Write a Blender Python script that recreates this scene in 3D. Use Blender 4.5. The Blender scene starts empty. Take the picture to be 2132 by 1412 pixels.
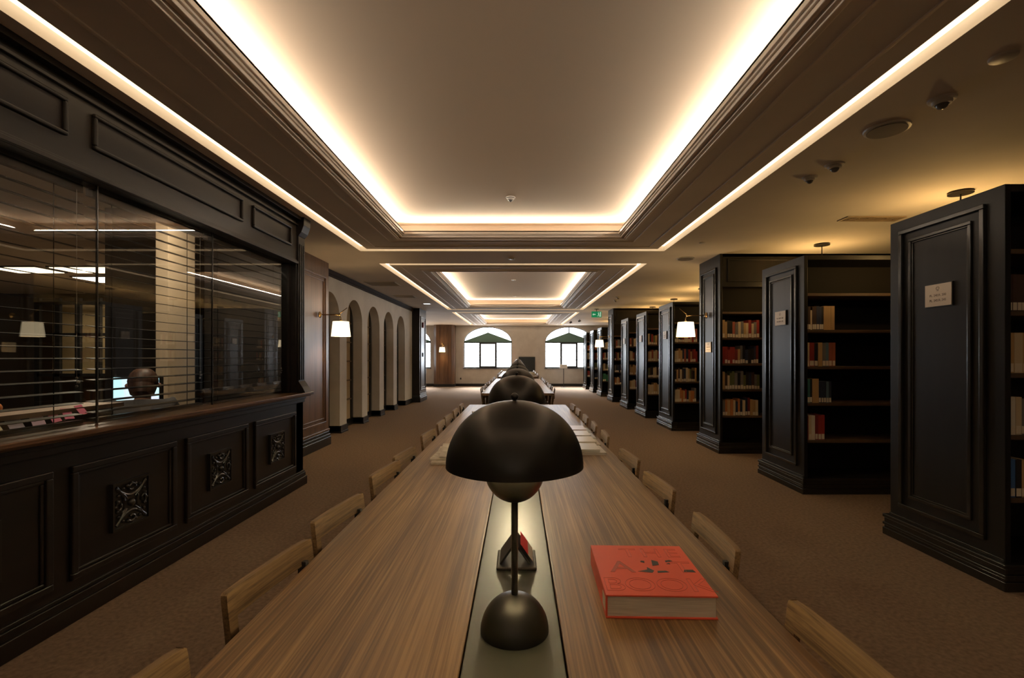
import bpy, bmesh, math, random
from mathutils import Vector, Matrix
random.seed(7)
C = bpy.context.scene.collection
SC = bpy.context.scene
PI = math.pi
H = 1.34            # camera height
ZC = 2.77           # ceiling height
YF = 22.2           # far wall

# ------------------------------------------------------------------ camera, world, exposure
cam_d = bpy.data.cameras.new('camera'); cam = bpy.data.objects.new('camera', cam_d); C.objects.link(cam)
cam.location = (0, 0, H); cam.rotation_euler = (PI/2, 0, 0)
cam_d.sensor_width = 36; cam_d.lens = 1010/2132*36
cam_d.shift_x = -(1079-1066)/2132; cam_d.shift_y = (743-706)/2132
cam_d.clip_start = 0.05; cam_d.clip_end = 200
SC.camera = cam
SC.view_settings.view_transform = 'Standard'; SC.view_settings.look = 'None'
SC.view_settings.exposure = 0.42; SC.view_settings.gamma = 1; SC.view_settings.use_curve_mapping = False
W = bpy.data.worlds.new('world'); SC.world = W; W.use_nodes = True
W.node_tree.nodes['Background'].inputs[0].default_value = (0.86, 0.93, 1.0, 1)
W.node_tree.nodes['Background'].inputs[1].default_value = 10
SC.cycles.use_denoising = True
SC.cycles.max_bounces = 10; SC.cycles.diffuse_bounces = 6; SC.cycles.transparent_max_bounces = 24
SC.cycles.sample_clamp_indirect = 4.0
P_COVE, E_SLOT, P_PEND, P_SCONCE, P_LAMP, P_OFFICE = 28.0, 1.5, 13.0, 7.0, 10.0, 45.0
WARM = (1.0, 0.84, 0.65); WARM2 = (1.0, 0.66, 0.31)

def light(name, kind, loc, power, color, size=0.05, size_y=None, rot=(0,0,0), parent=None):
    d = bpy.data.lights.new(name, kind); d.energy = power; d.color = color
    if kind == 'AREA':
        d.shape = 'RECTANGLE'; d.size = size; d.size_y = size_y or size
    else:
        d.shadow_soft_size = size
    o = bpy.data.objects.new(name, d); C.objects.link(o); o.location = loc; o.rotation_euler = rot
    if parent: o.parent = parent
    return o

sun = light('sun', 'SUN', (0, 30, 12), 34.0, (1,.97,.93), 0, rot=(math.radians(-54), 0, math.radians(6))); sun.data.angle = math.radians(34)
# ceiling coffers: centre x, y range of the outer slot ring
CX = -0.08; SO = 2.055; SI = 1.93; MO = 1.38; LI = 1.278
COF = [(-8.85, -1.58), (-0.7, 6.565), (7.44, 14.72), (15.6, 21.95)]
for (a, b) in COF:                      # LED coves: four long lights in each trough, shining up
    ya, yb = a+0.66, b-0.66
    L = yb-ya-0.1
    for s in (-1, 1):
        light('cove_light', 'AREA', (CX+s*1.47, (ya+yb)/2, 2.895), P_COVE*L/5.9, WARM, 0.03, L, (0, PI+s*0.8*-1, 0))
    for yy, s in ((ya-0.07, -1), (yb+0.07, 1)):
        light('cove_light', 'AREA', (CX, yy, 2.895), P_COVE*2.7/5.9, WARM, 2.7, 0.03, (PI+s*0.8, 0, 0))
WIN = [-1.39, 2.33, -5.11]
for wx in WIN:                          # daylight portals in the window openings
    p = light('window_portal', 'AREA', (wx, YF+0.02, 1.75), 1, (1,1,1), 2.2, 1.9, (-PI/2, 0, 0)); p.data.cycles.is_portal = True

# ------------------------------------------------------------------ helpers
class MB:
    def __init__(s): s.b = bmesh.new()
    def box(s, x0, x1, y0, y1, z0, z1):
        v = [s.b.verts.new((x, y, z)) for x in (x0, x1) for y in (y0, y1) for z in (z0, z1)]
        for f in ((0,1,3,2), (4,6,7,5), (0,4,5,1), (2,3,7,6), (0,2,6,4), (1,5,7,3)):
            s.b.faces.new([v[i] for i in f])
        return s
    def rbox(s, c, d, rot=(0,0,0)):      # rotated box, centre c, size d
        n = len(s.b.verts); s.b.verts.ensure_lookup_table()
        M = Matrix.Translation(c) @ Matrix.Rotation(rot[2],4,'Z') @ Matrix.Rotation(rot[1],4,'Y') @ Matrix.Rotation(rot[0],4,'X')
        s.box(-d[0]/2, d[0]/2, -d[1]/2, d[1]/2, -d[2]/2, d[2]/2)
        s.b.verts.ensure_lookup_table()
        for v in s.b.verts[n:]: v.co = M @ v.co
        return s
    def prism(s, pts, axis, a, b):       # pts in the plane across axis
        def P(p, t): return {'x': (t, p[0], p[1]), 'y': (p[0], t, p[1]), 'z': (p[0], p[1], t)}[axis]
        A = [s.b.verts.new(P(p, a)) for p in pts]; B = [s.b.verts.new(P(p, b)) for p in pts]
        s.b.faces.new(A); s.b.faces.new(B[::-1]); n = len(pts)
        for i in range(n): s.b.faces.new([A[i], B[i], B[(i+1)%n], A[(i+1)%n]])
        return s
    def lathe(s, prof, c=(0,0,0), n=32, closed=False):
        rings = []
        for r, z in prof:
            if r < 1e-6: rings.append([s.b.verts.new((c[0], c[1], c[2]+z))])
            else: rings.append([s.b.verts.new((c[0]+r*math.cos(2*PI*i/n), c[1]+r*math.sin(2*PI*i/n), c[2]+z)) for i in range(n)])
        prs = list(zip(rings, rings[1:]))
        if closed: prs.append((rings[-1], rings[0]))
        for A, B in prs:
            if len(A) == 1 and len(B) == 1: continue
            for i in range(n):
                j = (i+1) % n
                q = [A[0], B[j], B[i]] if len(A) == 1 else ([A[i], A[j], B[0]] if len(B) == 1 else [A[i], A[j], B[j], B[i]])
                s.b.faces.new(q)
        return s
    def tube(s, pts, r, n=10, radii=None):
        pts = [Vector(p) for p in pts]; rings = []
        for i, p in enumerate(pts):
            t = (pts[min(i+1, len(pts)-1)] - pts[max(i-1, 0)]).normalized()
            u = t.cross(Vector((0,0,1)) if abs(t.z) < .9 else Vector((1,0,0))).normalized(); w = t.cross(u)
            rr = radii[i] if radii else r
            rings.append([s.b.verts.new(p + u*rr*math.cos(2*PI*k/n) + w*rr*math.sin(2*PI*k/n)) for k in range(n)])
        for A, B in zip(rings, rings[1:]):
            for i in range(n): s.b.faces.new([A[i], A[(i+1)%n], B[(i+1)%n], B[i]])
        s.b.faces.new(rings[0][::-1]); s.b.faces.new(rings[-1])
        return s
    def ball(s, c, r, n=16, sz=1.0):
        return s.lathe([(r*math.sin(PI*i/10) if 0 < i < 10 else 0, -r*sz*math.cos(PI*i/10)) for i in range(11)], c, n)
    def ring(s, x, y0, y1, z0, z1, w, t, side=-1):   # rectangular bead frame on a face across x
        X0, X1 = (x-t, x) if side < 0 else (x, x+t)
        s.box(X0, X1, y0, y1, z0, z0+w); s.box(X0, X1, y0, y1, z1-w, z1)
        s.box(X0, X1, y0, y0+w, z0+w, z1-w); s.box(X0, X1, y1-w, y1, z0+w, z1-w)
        return s
    def yring(s, y, x0, x1, z0, z1, w, t):           # same on a face across y, facing -y
        s.box(x0, x1, y-t, y, z0, z0+w); s.box(x0, x1, y-t, y, z1-w, z1)
        s.box(x0, x0+w, y-t, y, z0+w, z1-w); s.box(x1-w, x1, y-t, y, z0+w, z1-w)
        return s
    def build(s, name, m, parent=None, loc=None, bevel=0, smooth=False, seg=2):
        me = bpy.data.meshes.new(name)
        bmesh.ops.recalc_face_normals(s.b, faces=s.b.faces[:]); s.b.to_mesh(me); s.b.free()
        me.materials.append(m)
        if smooth:
            for p in me.polygons: p.use_smooth = True
            try: me.set_sharp_from_angle(angle=math.radians(40))
            except Exception: pass
        o = bpy.data.objects.new(name, me); C.objects.link(o)
        if loc is not None: o.location = loc
        if parent: o.parent = parent
        if bevel:
            b = o.modifiers.new('bevel', 'BEVEL'); b.width = bevel; b.segments = seg; b.limit_method = 'ANGLE'
        return o

def tag(o, label, cat, group=None, kind=None):
    if label: o['label'] = label
    if cat: o['category'] = cat
    if group: o['group'] = group
    if kind: o['kind'] = kind
    return o
def thing(name, label, cat, loc=(0,0,0), rz=0, group=None):
    o = bpy.data.objects.new(name, None); C.objects.link(o); o.location = loc; o.rotation_euler = (0,0,rz)
    o.empty_display_size = .1
    return tag(o, label, cat, group)
def struct(o, label=None):
    o['kind'] = 'structure'
    if label: o['label'] = label
    o['category'] = o.name.split('_')[0]
    return o
def copy_tree(o, parent=None):
    c = o.copy(); C.objects.link(c); c.parent = parent
    for ch in list(o.children): copy_tree(ch, c)
    return c
ORD = ['first','second','third','fourth','fifth','sixth','seventh','eighth','ninth','tenth','eleventh','twelfth','thirteenth','fourteenth',
       'fifteenth','sixteenth','seventeenth','eighteenth','nineteenth','twentieth']

# ------------------------------------------------------------------ materials
def mat(name, col, rough=.5, metal=0, emit=0, ecol=None, spec=.5, coat=0):
    m = bpy.data.materials.new(name); m.use_nodes = True; b = m.node_tree.nodes['Principled BSDF']
    b.inputs['Base Color'].default_value = (*col, 1); b.inputs['Roughness'].default_value = rough
    b.inputs['Metallic'].default_value = metal; b.inputs['Specular IOR Level'].default_value = spec
    b.inputs['Coat Weight'].default_value = coat
    if emit:
        b.inputs['Emission Color'].default_value = (*(ecol or col), 1); b.inputs['Emission Strength'].default_value = emit
    return m
def noisy(m, c1, c2, scale=(1,1,1), nscale=5, detail=6, bump=0, bscale=None, pos=(.35,.65)):
    nt = m.node_tree; N = nt.nodes; L = nt.links; b = N['Principled BSDF']
    tc = N.new('ShaderNodeTexCoord'); mp = N.new('ShaderNodeMapping'); mp.inputs['Scale'].default_value = scale
    nz = N.new('ShaderNodeTexNoise'); nz.inputs['Scale'].default_value = nscale; nz.inputs['Detail'].default_value = detail
    cr = N.new('ShaderNodeValToRGB'); cr.color_ramp.elements[0].position = pos[0]; cr.color_ramp.elements[1].position = pos[1]
    cr.color_ramp.elements[0].color = (*c1, 1); cr.color_ramp.elements[1].color = (*c2, 1)
    L.new(tc.outputs['Object'], mp.inputs[0]); L.new(mp.outputs[0], nz.inputs[0]); L.new(nz.outputs[0], cr.inputs[0])
    L.new(cr.outputs[0], b.inputs['Base Color'])
    if bump:
        n2 = N.new('ShaderNodeTexNoise'); n2.inputs['Scale'].default_value = bscale or nscale*3; n2.inputs['Detail'].default_value = 4
        L.new(mp.outputs[0], n2.inputs[0]); bp = N.new('ShaderNodeBump'); bp.inputs['Strength'].default_value = bump
        bp.inputs['Distance'].default_value = .01
        L.new(n2.outputs[0], bp.inputs['Height']); L.new(bp.outputs[0], b.inputs['Normal'])
    return m
def wood(name, dark, mid, lite, along='y', rough=.4, fine=1.0, coat=0.0, spec=.5):
    m = mat(name, mid, rough, spec=spec, coat=coat); nt = m.node_tree; N = nt.nodes; L = nt.links; b = N['Principled BSDF']
    tc = N.new('ShaderNodeTexCoord')
    sc = {'y': (1, .014, 1), 'x': (.014, 1, 1), 'z': (1, 1, .014)}[along]
    mp = N.new('ShaderNodeMapping'); mp.inputs['Scale'].default_value = sc; L.new(tc.outputs['Object'], mp.inputs[0])
    # slow warp so that the streaks wander a little
    n0 = N.new('ShaderNodeTexNoise'); n0.inputs['Scale'].default_value = 6; n0.inputs['Detail'].default_value = 3; L.new(mp.outputs[0], n0.inputs[0])
    n1 = N.new('ShaderNodeTexNoise'); n1.inputs['Scale'].default_value = 42*fine; n1.inputs['Detail'].default_value = 8; n1.inputs['Distortion'].default_value = .6
    L.new(mp.outputs[0], n1.inputs[0])
    n2 = N.new('ShaderNodeTexNoise'); n2.inputs['Scale'].default_value = 230*fine; n2.inputs['Detail'].default_value = 3; L.new(mp.outputs[0], n2.inputs[0])
    mx = N.new('ShaderNodeMix'); mx.data_type = 'FLOAT'; mx.inputs[0].default_value = .45
    L.new(n0.outputs[0], mx.inputs[2]); L.new(n1.outputs[0], mx.inputs[3])
    m2 = N.new('ShaderNodeMix'); m2.data_type = 'FLOAT'; m2.inputs[0].default_value = .36
    L.new(mx.outputs[0], m2.inputs[2]); L.new(n2.outputs[0], m2.inputs[3])
    cr = N.new('ShaderNodeValToRGB'); e = cr.color_ramp.elements
    e[0].position = .42; e[0].color = (*dark, 1); e[1].position = .585; e[1].color = (*lite, 1)
    k = e.new(.5); k.color = (*mid, 1)
    L.new(m2.outputs[0], cr.inputs[0]); L.new(cr.outputs[0], b.inputs['Base Color'])
    bp = N.new('ShaderNodeBump'); bp.inputs['Strength'].default_value = .06; bp.inputs['Distance'].default_value = .002
    L.new(n2.outputs[0], bp.inputs['Height']); L.new(bp.outputs[0], b.inputs['Normal'])
    return m
def glassmat(name, tint=(1,1,1), rough=0.0, ior=4.5, boost=0.04):
    m = bpy.data.materials.new(name); m.use_nodes = True; nt = m.node_tree; N = nt.nodes; L = nt.links
    N.remove(N['Principled BSDF']); out = N['Material Output']
    tr = N.new('ShaderNodeBsdfTransparent'); tr.inputs[0].default_value = (*tint, 1)
    gl = N.new('ShaderNodeBsdfGlossy'); gl.inputs['Roughness'].default_value = rough
    lw = N.new('ShaderNodeLayerWeight'); lw.inputs[0].default_value = .5
    fr = N.new('ShaderNodeMath'); fr.operation = 'POWER'; fr.inputs[1].default_value = ior; L.new(lw.outputs['Facing'], fr.inputs[0])
    mx = N.new('ShaderNodeMixShader')
    ad = N.new('ShaderNodeMath'); ad.operation = 'ADD'; ad.inputs[1].default_value = boost; ad.use_clamp = True
    L.new(fr.outputs[0], ad.inputs[0]); L.new(ad.outputs[0], mx.inputs[0])
    L.new(tr.outputs[0], mx.inputs[1]); L.new(gl.outputs[0], mx.inputs[2]); L.new(mx.outputs[0], out.inputs[0])
    return m

M_DARKW = mat('dark_partition', (.02,.016,.014), .6)
M_CARPET = noisy(mat('carpet', (.3,.2,.13), .95, spec=.1), (.175,.120,.078), (.305,.217,.146), (1,1,1), 45, 8, .5, 300, (.25,.75))
M_CEIL = noisy(mat('ceiling_paint', (.6,.53,.46), .8, spec=.2), (.67,.615,.555), (.73,.67,.605), (1,1,1), 1.5, 3)
M_COFFER = mat('coffer_paint', (.74,.64,.53), .8, spec=.2)
M_MOULD = mat('moulding_paint', (.74,.65,.56), .5)
M_WALL = noisy(mat('wall_plaster', (.5,.43,.35), .75), (.50,.465,.42), (.57,.535,.485), (1,1,1), 3, 4, .05, 60)
M_TABLE = wood('walnut_tabletop', (.105,.052,.019), (.215,.120,.045), (.37,.225,.095), 'y', .34, .8, spec=.75)
M_CHAIRX = wood('oak_chair_wood', (.075,.042,.016), (.155,.09,.038), (.225,.138,.06), 'y', .45, 1.0)
M_CHAIRZ = wood('oak_leg_wood', (.09,.05,.02), (.16,.092,.04), (.23,.14,.062), 'z', .45, 1.0)
M_STRIP = mat('grey_green_metal_inlay', (.058,.060,.046), .42, .45)
M_BLACKWOOD = noisy(mat('black_lacquered_wood', (.010,.009,.008), .38, spec=.3), (.008,.007,.006), (.013,.011,.010), (1,1,.1), 8, 3)
M_INNER = mat('bookcase_inner_black', (.014,.011,.008), .65, spec=.15)
M_BEAD = mat('black_lacquer_bead', (.016,.014,.012), .24)
M_SHELF = mat('dark_brown_shelf', (.10,.060,.034), .4)
M_ESP = noisy(mat('espresso_wood', (.011,.007,.005), .36, spec=.4), (.008,.005,.004), (.014,.009,.007), (1,.1,1), 8, 3)
M_FRIEZE = noisy(mat('dark_frieze_wood', (.05,.036,.026), .4, spec=.35), (.015,.011,.0075), (.022,.016,.011), (1,.1,1), 8, 3)
M_SILL = wood('brown_sill_wood', (.05,.024,.012), (.11,.055,.028), (.19,.105,.055), 'y', .3)
M_PIL = wood('walnut_pilaster', (.06,.03,.017), (.12,.066,.038), (.17,.098,.058), 'z', .32)
M_BASE = mat('black_baseboard', (.012,.012,.013), .3)
M_LAMP = mat('matt_black_metal', (.016,.0145,.012), .36, .25)
M_LAMPIN = mat('lamp_inner_white', (.75,.68,.55), .5)
M_BLK = mat('black_plastic', (.01,.01,.01), .4)
M_BRASS = mat('brass', (.35,.24,.12), .25, 1)
M_WHITEP = mat('white_plastic', (.62,.61,.6), .4)
M_SLOT = mat('led_diffuser', (1,.9,.75), .5, 0, E_SLOT, (1,.78,.50))
M_SHADE = mat('sconce_shade_fabric', (.9,.8,.6), .8, 0, 1.6, (1,.80,.5))
M_SHADEDIM = mat('pendant_bowl_glass', (.8,.6,.35), .6, 0, .5, (1,.62,.28))
M_GLASS = glassmat('window_glass')
M_OGLASS = glassmat('office_glass', (.86,.86,.84), 0, 4.0, .065)
M_WFRAME = mat('dark_window_frame', (.02,.02,.022), .4)
M_GREEN = mat('green_panel', (.11,.20,.165), .6)  # green raised to stand in for daylight coming through the panel
M_SIGN = mat('cream_sign_plate', (.85,.75,.62), .45)
M_INK = mat('sign_ink', (.16,.10,.06), .7)
M_PAPER = noisy(mat('newsprint', (.6,.54,.45), .8), (.52,.47,.38), (.70,.65,.56), (1,1,1), 30, 2)
M_PRINT = noisy(mat('printed_picture', (.25,.22,.18), .7), (.10,.09,.08), (.28,.25,.20), (1,1,1), 40, 4)
M_RED = mat('red_book_cover', (.80,.11,.055), .45)
M_REDD = mat('red_embossing', (.50,.06,.03), .4)
M_REDB = mat('dark_red_board_edge', (.34,.03,.025), .5)
M_PAGES = noisy(mat('page_edges', (.6,.53,.43), .8), (.62,.54,.44), (.80,.72,.61), (1,1,60), 12, 2)
M_LABEL = mat('paper_label', (.8,.72,.58), .7)
M_EXIT = mat('exit_sign_green', (.01,.22,.09), .4, 0, .25, (.01,.4,.16))
M_EXITW = mat('exit_sign_white', (.6,.8,.65), .4, 0, .35, (.6,1,.75))
BC = {'dark brown': (.05,.025,.017), 'black': (.014,.013,.014), 'navy blue': (.02,.028,.055), 'tan': (.42,.27,.12), 'cream': (.52,.43,.28),
      'red': (.24,.025,.02), 'dark red': (.15,.022,.02), 'teal': (.05,.17,.16), 'grey': (.15,.14,.13), 'brick red': (.30,.085,.05),
      'olive green': (.11,.12,.045), 'orange': (.42,.16,.05), 'slate blue': (.09,.15,.19), 'white': (.6,.56,.48), 'green': (.03,.16,.09), 'bright blue': (.04,.12,.32)}
BM = {k: mat('book_'+k.replace(' ', '_'), tuple(min(.85, c*1.3) for c in v), .5) for k, v in BC.items()}

# ------------------------------------------------------------------ floor, ceiling
struct(MB().box(-13, 7, -9.5, 26, -.08, 0).build('floor', M_CARPET), 'brown mottled carpet floor of the reading room')
cm = MB()
T = ZC+.06
cm.box(-13, CX-SO, -9.5, 22.4, ZC, T); cm.box(CX+SO, 7, -9.5, 22.4, ZC, T)
ys = [-9.5] + [v for ab in COF for v in ab] + [22.4]
for i in range(0, len(ys), 2): cm.box(CX-SO, CX+SO, ys[i], ys[i+1], ZC, T)
def rect_ring(m, o, i, z0, z1):            # o, i = (x0,x1,y0,y1)
    m.box(o[0], o[1], o[2], i[2], z0, z1); m.box(o[0], o[1], i[3], o[3], z0, z1)
    m.box(o[0], i[0], i[2], i[3], z0, z1); m.box(i[1], o[1], i[2], i[3], z0, z1)
def R(h, a, b, e): return (CX-h, CX+h, a+e, b-e)
for (a, b) in COF:
    rect_ring(cm, R(SI, a, b, SO-SI), R(MO, a, b, SO-MO), ZC, T)
    rect_ring(cm, R(SO+.02, a, b, -.02), R(SO, a, b, 0), T, T+.02)          # slot housing
ceil = struct(cm.build('ceiling', M_CEIL), 'beige painted ceiling with recessed coffers')
slots = []
for k, (a, b) in enumerate(COF):
    s = MB(); rect_ring(s, R(SO+.02, a, b, -.02), R(SI-.02, a, b, SO-SI+.02), ZC+.066, ZC+.075)
    s.build('slot_diffuser', M_SLOT, ceil)
    m = MB()                                # stepped crown moulding round the opening
    steps = [(MO+.03, MO-.005, ZC-.012, ZC+.03), (MO-.005, MO-.03, ZC-.004, ZC+.04), (MO-.03, MO-.05, ZC+.012, ZC+.05),
             (MO-.05, MO-.07, ZC+.002, ZC+.05), (MO-.07, MO-.085, ZC+.022, ZC+.06), (MO-.085, LI, ZC+.034, ZC+.075)]
    for o_, i_, z0, z1 in steps: rect_ring(m, R(o_, a, b, SO-o_), R(i_, a, b, SO-i_), z0, z1)
    for w in (1.80, 1.53): rect_ring(m, R(w, a, b, SO-w), R(w-.022, a, b, SO-w+.022), ZC-.007, ZC+.01)
    m.build('coffer_moulding', M_MOULD, ceil, bevel=.004)
    u = MB()
    rect_ring(u, R(1.64, a, b, SO-1.64), R(LI, a, b, SO-LI), ZC+.06, ZC+.075)
    rect_ring(u, R(1.67, a, b, SO-1.67), R(1.64, a, b, SO-1.64), ZC+.06, 3.03)
    o = R(1.67, a, b, SO-1.67); u.box(o[0], o[1], o[2], o[3], 3.005, 3.04)
    u.build('coffer', M_COFFER, ceil)

# ------------------------------------------------------------------ outer shell
struct(MB().box(-13.1, 7.1, -9.6, -9.5, 0, ZC).build('wall_rear', M_WALL))
struct(MB().box(6.0, 6.1, -9.5, YF, 0, ZC).build('wall_right', M_WALL))
def arch_pts(cx, hw, zs, rise, n=24):
    return [(cx-hw*math.cos(PI*i/n), zs+rise*math.sin(PI*i/n)) for i in range(n+1)]
# far wall with arched window openings
fw = MB(); SZ, ZS, RISE, HW = .82, 2.0, .71, 1.10
edges = sorted(WIN); x = -7.0
for wx in edges:
    fw.box(x, wx-HW, YF, YF+.3, 0, ZC); fw.box(wx-HW, wx+HW, YF, YF+.3, 0, SZ)
    fw.prism(arch_pts(wx, HW, ZS, RISE) + [(wx+HW, ZC), (wx-HW, ZC)], 'y', YF, YF+.3)
    x = wx+HW
fw.box(x, 6.1, YF, YF+.3, 0, ZC)
struct(fw.build('wall_far', M_WALL), 'beige far wall with arched windows')
struct(MB().box(-7.0, 6.0, YF-.02, YF, 0, .11).build('baseboard_far', M_BASE))
struct(MB().box(-7.1, -7.0, 15.3, YF, 0, ZC).build('wall_left_far', M_WALL))
for k, wx in enumerate(WIN):
    r = thing('window_%d' % (k+1), None, 'window'); struct(r, ['arched window left of the dark screen', 'arched window behind the notice stand', 'arched window at the far left'][k])
    f = MB(); y = YF+.10; t = .05
    # sill, transom, outer frame and the two posts between three sashes
    f.box(wx-HW, wx+HW, y-.04, y+.04, SZ, SZ+.05); f.box(wx-HW, wx+HW, y-.03, y+.03, 1.97, 2.01)
    f.box(wx-HW, wx-HW+.03, y-.03, y+.03, SZ, 2.0); f.box(wx+HW-.03, wx+HW, y-.03, y+.03, SZ, 2.0)
    for px in (-.36, .36): f.box(wx+px-.045, wx+px+.045, y-.03, y+.03, SZ, 1.98)
    f.box(wx-.33, wx+.33, y-.035, y+.02, 1.92, 1.97); f.box(wx-.33, wx+.33, y-.035, y+.02, SZ+.05, SZ+.09)
    A = arch_pts(wx, HW, ZS, RISE); B = arch_pts(wx, HW-.03, ZS, RISE-.03)
    f.prism(A + B[::-1], 'y', y-.03, y+.03)
    f.box(wx-.02, wx+.02, y-.03, y+.03, 2.44, 2.70)
    f.build('window_frame', M_WFRAME, r)
    g = MB()
    for px in (-.73, 0, .73):
        g.box(wx+px-.010, wx+px+.010, y+.01, y+.02, SZ+.05, 1.97)
        for z in (1.2, 1.6): g.box(wx+px-.33, wx+px+.33, y+.01, y+.02, z-.009, z+.009)
    g.build('glazing_bars', M_WHITEP, r)
    MB().prism([(wx-HW, 2.0), (wx+HW, 2.0), (wx+HW, 2.06), (wx, 2.46), (wx-HW, 2.06)], 'y', y-.015, y+.035).build('gable_panel', M_GREEN, r)
    MB().prism(arch_pts(wx, HW, ZS, RISE) + [(wx+HW, SZ), (wx-HW, SZ)], 'y', y+.045, y+.05).build('pane', M_GLASS, r)
    MB().box(wx-HW-.04, wx+HW+.04, YF-.05, YF+.07, SZ-.03, SZ).build('window_sill', M_WFRAME, r)

# ------------------------------------------------------------------ left arcade wall
XA = -3.12
aw = MB(); OP = [(7.60+1.217*i, 8.48+1.217*i) for i in range(5)]; y = 7.4
for (a, b) in OP:
    if a > y: aw.box(XA-.18, XA, y, a, 0, ZC)
    c = (a+b)/2; hw = (b-a)/2
    aw.prism(arch_pts(c, hw, 1.98, .44) + [(b, ZC), (a, ZC)], 'x', XA-.18, XA)
    y = b
aw.box(XA-.18, XA, y, 14.25, 0, ZC)
struct(aw.build('wall_left_arcade', M_WALL), 'beige wall pierced by a row of tall round arches')
bb = MB(); y = 7.44
for (a, b) in OP + [(14.25, 15)]:
    bb.box(XA-.2, XA+.025, y, a+(0 if a > 14 else .0), 0, .13); y = b
    bb.box(XA-.2, XA+.032, (y if False else a-.34) if a < 14 else 13.4, a, 0, .03)
struct(bb.build('baseboard_left', M_BASE))
struct(MB().box(XA, XA+.05, 7.4, 14.25, ZC-.07, ZC).box(XA, XA+.03, 7.4, 14.25, ZC-.10, ZC-.07).build('trim_1', mat('dark_crown', (.04,.025,.016), .8, spec=.2)))
for k, (a, b) in enumerate(OP):                # glazed shelving set into each arch
    r = thing('niche_bookcase', 'dark framed shelving set behind the %s arch from the near end' % ORD[k], 'bookcase', (XA-.18, (a+b)/2, 0), 0, 'shelving set behind the arches')
    h = (b-a)/2
    MB().box(-.06, -.03, -h-.1, h+.1, 0, 2.5).build('back_panel', mat('niche_back', (.38,.30,.20), .6) if k == 0 else bpy.data.materials['niche_back'], r)
    MB().box(-.30, -.002, -h-.13, -h-.0, 0, 2.5).box(-.30, -.002, h+.0, h+.13, 0, 2.5).box(-.03, -.002, -h, h, 2.44, 2.5).box(-.03, -.002, h-.09, h, 0.13, 2.44).box(-.03, -.002, -h, -h+.09, 0.13, 2.44).box(-.03, -.002, -h, h, 0, .13).build('frame', M_BASE, r)
    for z in (.5, .87, 1.24, 1.61, 1.98): MB().box(-.03, -.006, -h+.09, h-.09, z, z+.025).build('shelf', M_SHELF, r)
def pilaster(nm, y0, y1, xf, xb, label, m=M_PIL, mb=M_BASE, z1=ZC):
    r = thing(nm, None, 'trim'); struct(r, label)
    MB().box(xb, xf, y0, y1, 0, z1).build('shaft', m, r)
    q = MB().ring(xf, y0+.12, y1-.12, .34, 2.55, .035, .02, 1).ring(xf, y0+.19, y1-.19, .41, 2.48, .02, .012, 1)
    q.box(xf, xf+.02, y0, y1, .22, .25)
    q.build('panel_moulding', m, r, bevel=.006)
    MB().box(xb, xf+.03, y0-.03, y1+.03, 0, .13).box(xb, xf+.02, y0-.02, y1+.02, .13, .17).box(xb, xf+.01, y0-.01, y1+.01, .17, .21).build('plinth', mb, r, bevel=.006)
    return r
pilaster('trim_2', 6.3, 7.42, -2.90, -3.3, 'walnut pilaster carrying the left wall sconce')
pilaster('trim_3', 14.25, 15.25, -2.90, -3.3, 'dark pilaster at the far end of the arcade', M_ESP)
MB().box(-2.90, -2.875, 14.7, 14.78, 1.34, 1.46).build('thermostat', M_BLK, None); tag(bpy.data.objects['thermostat'], 'small black thermostat on the dark pilaster beyond the arches', 'thermostat')
MB().box(-2.90, -2.86, 14.66, 14.8, 2.22, 2.38).build('fire_alarm', mat('alarm_red', (.2,.02,.02), .4), None); tag(bpy.data.objects['fire_alarm'], 'red alarm box high on the dark pilaster beyond the arches', 'alarm')
# far pilaster with chamfered edges
r = thing('trim_4', None, 'trim'); struct(r, 'walnut panelled pier on the far wall between two windows')
pp = [(-3.78, YF), (-3.78, 21.75), (-3.66, 21.62), (-2.98, 21.62), (-2.86, 21.75), (-2.86, YF)]
MB().prism(pp, 'z', 0, ZC).build('shaft', M_PIL, r)
q = MB()
for xx in (-3.5, -3.32, -3.14): q.box(xx-.006, xx+.006, 21.605, 21.62, .3, 2.7)
q.build('panel_grooves', M_PIL, r)
MB().prism([(p[0]*1+(-.02 if p[0] < -3.3 else .02), p[1]-(.02 if p[1] < YF else 0)) for p in pp], 'z', 0, .12).build('plinth', M_BASE, r)

# ------------------------------------------------------------------ office front on the left
XW = -2.27; XG = -2.345; YE = 5.12; Y0 = -9.5
wl = thing('wall_left', None, 'wall'); struct(wl, 'dark panelled office front with a long glazed opening')
b_ = MB(); b_.box(XW-.16, XW, Y0, YE, 0, .93)
b_.box(XW, XW+.035, Y0, YE+.02, 0, .09).box(XW, XW+.022, Y0, YE+.01, .09, .13).box(XW, XW+.012, Y0, YE+.01, .13, .15)
b_.box(XW, XW+.02, Y0, YE, .865, .93).box(XW, XW+.032, Y0, YE, .90, .93)
b_.build('base_panelling', M_ESP, wl, bevel=.004)
PY = [(4.16,4.92), (3.30,4.05), (2.45,3.20), (1.60,2.35), (.75,1.50)]
pm = MB()
for (a, b) in PY:
    pm.ring(XW, a, b, .205, .785, .035, .022, 1); pm.ring(XW, a+.035, b-.035, .24, .75, .018, .011, 1)
pm.build('panel_moulding', M_ESP, wl, bevel=.006)
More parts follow.
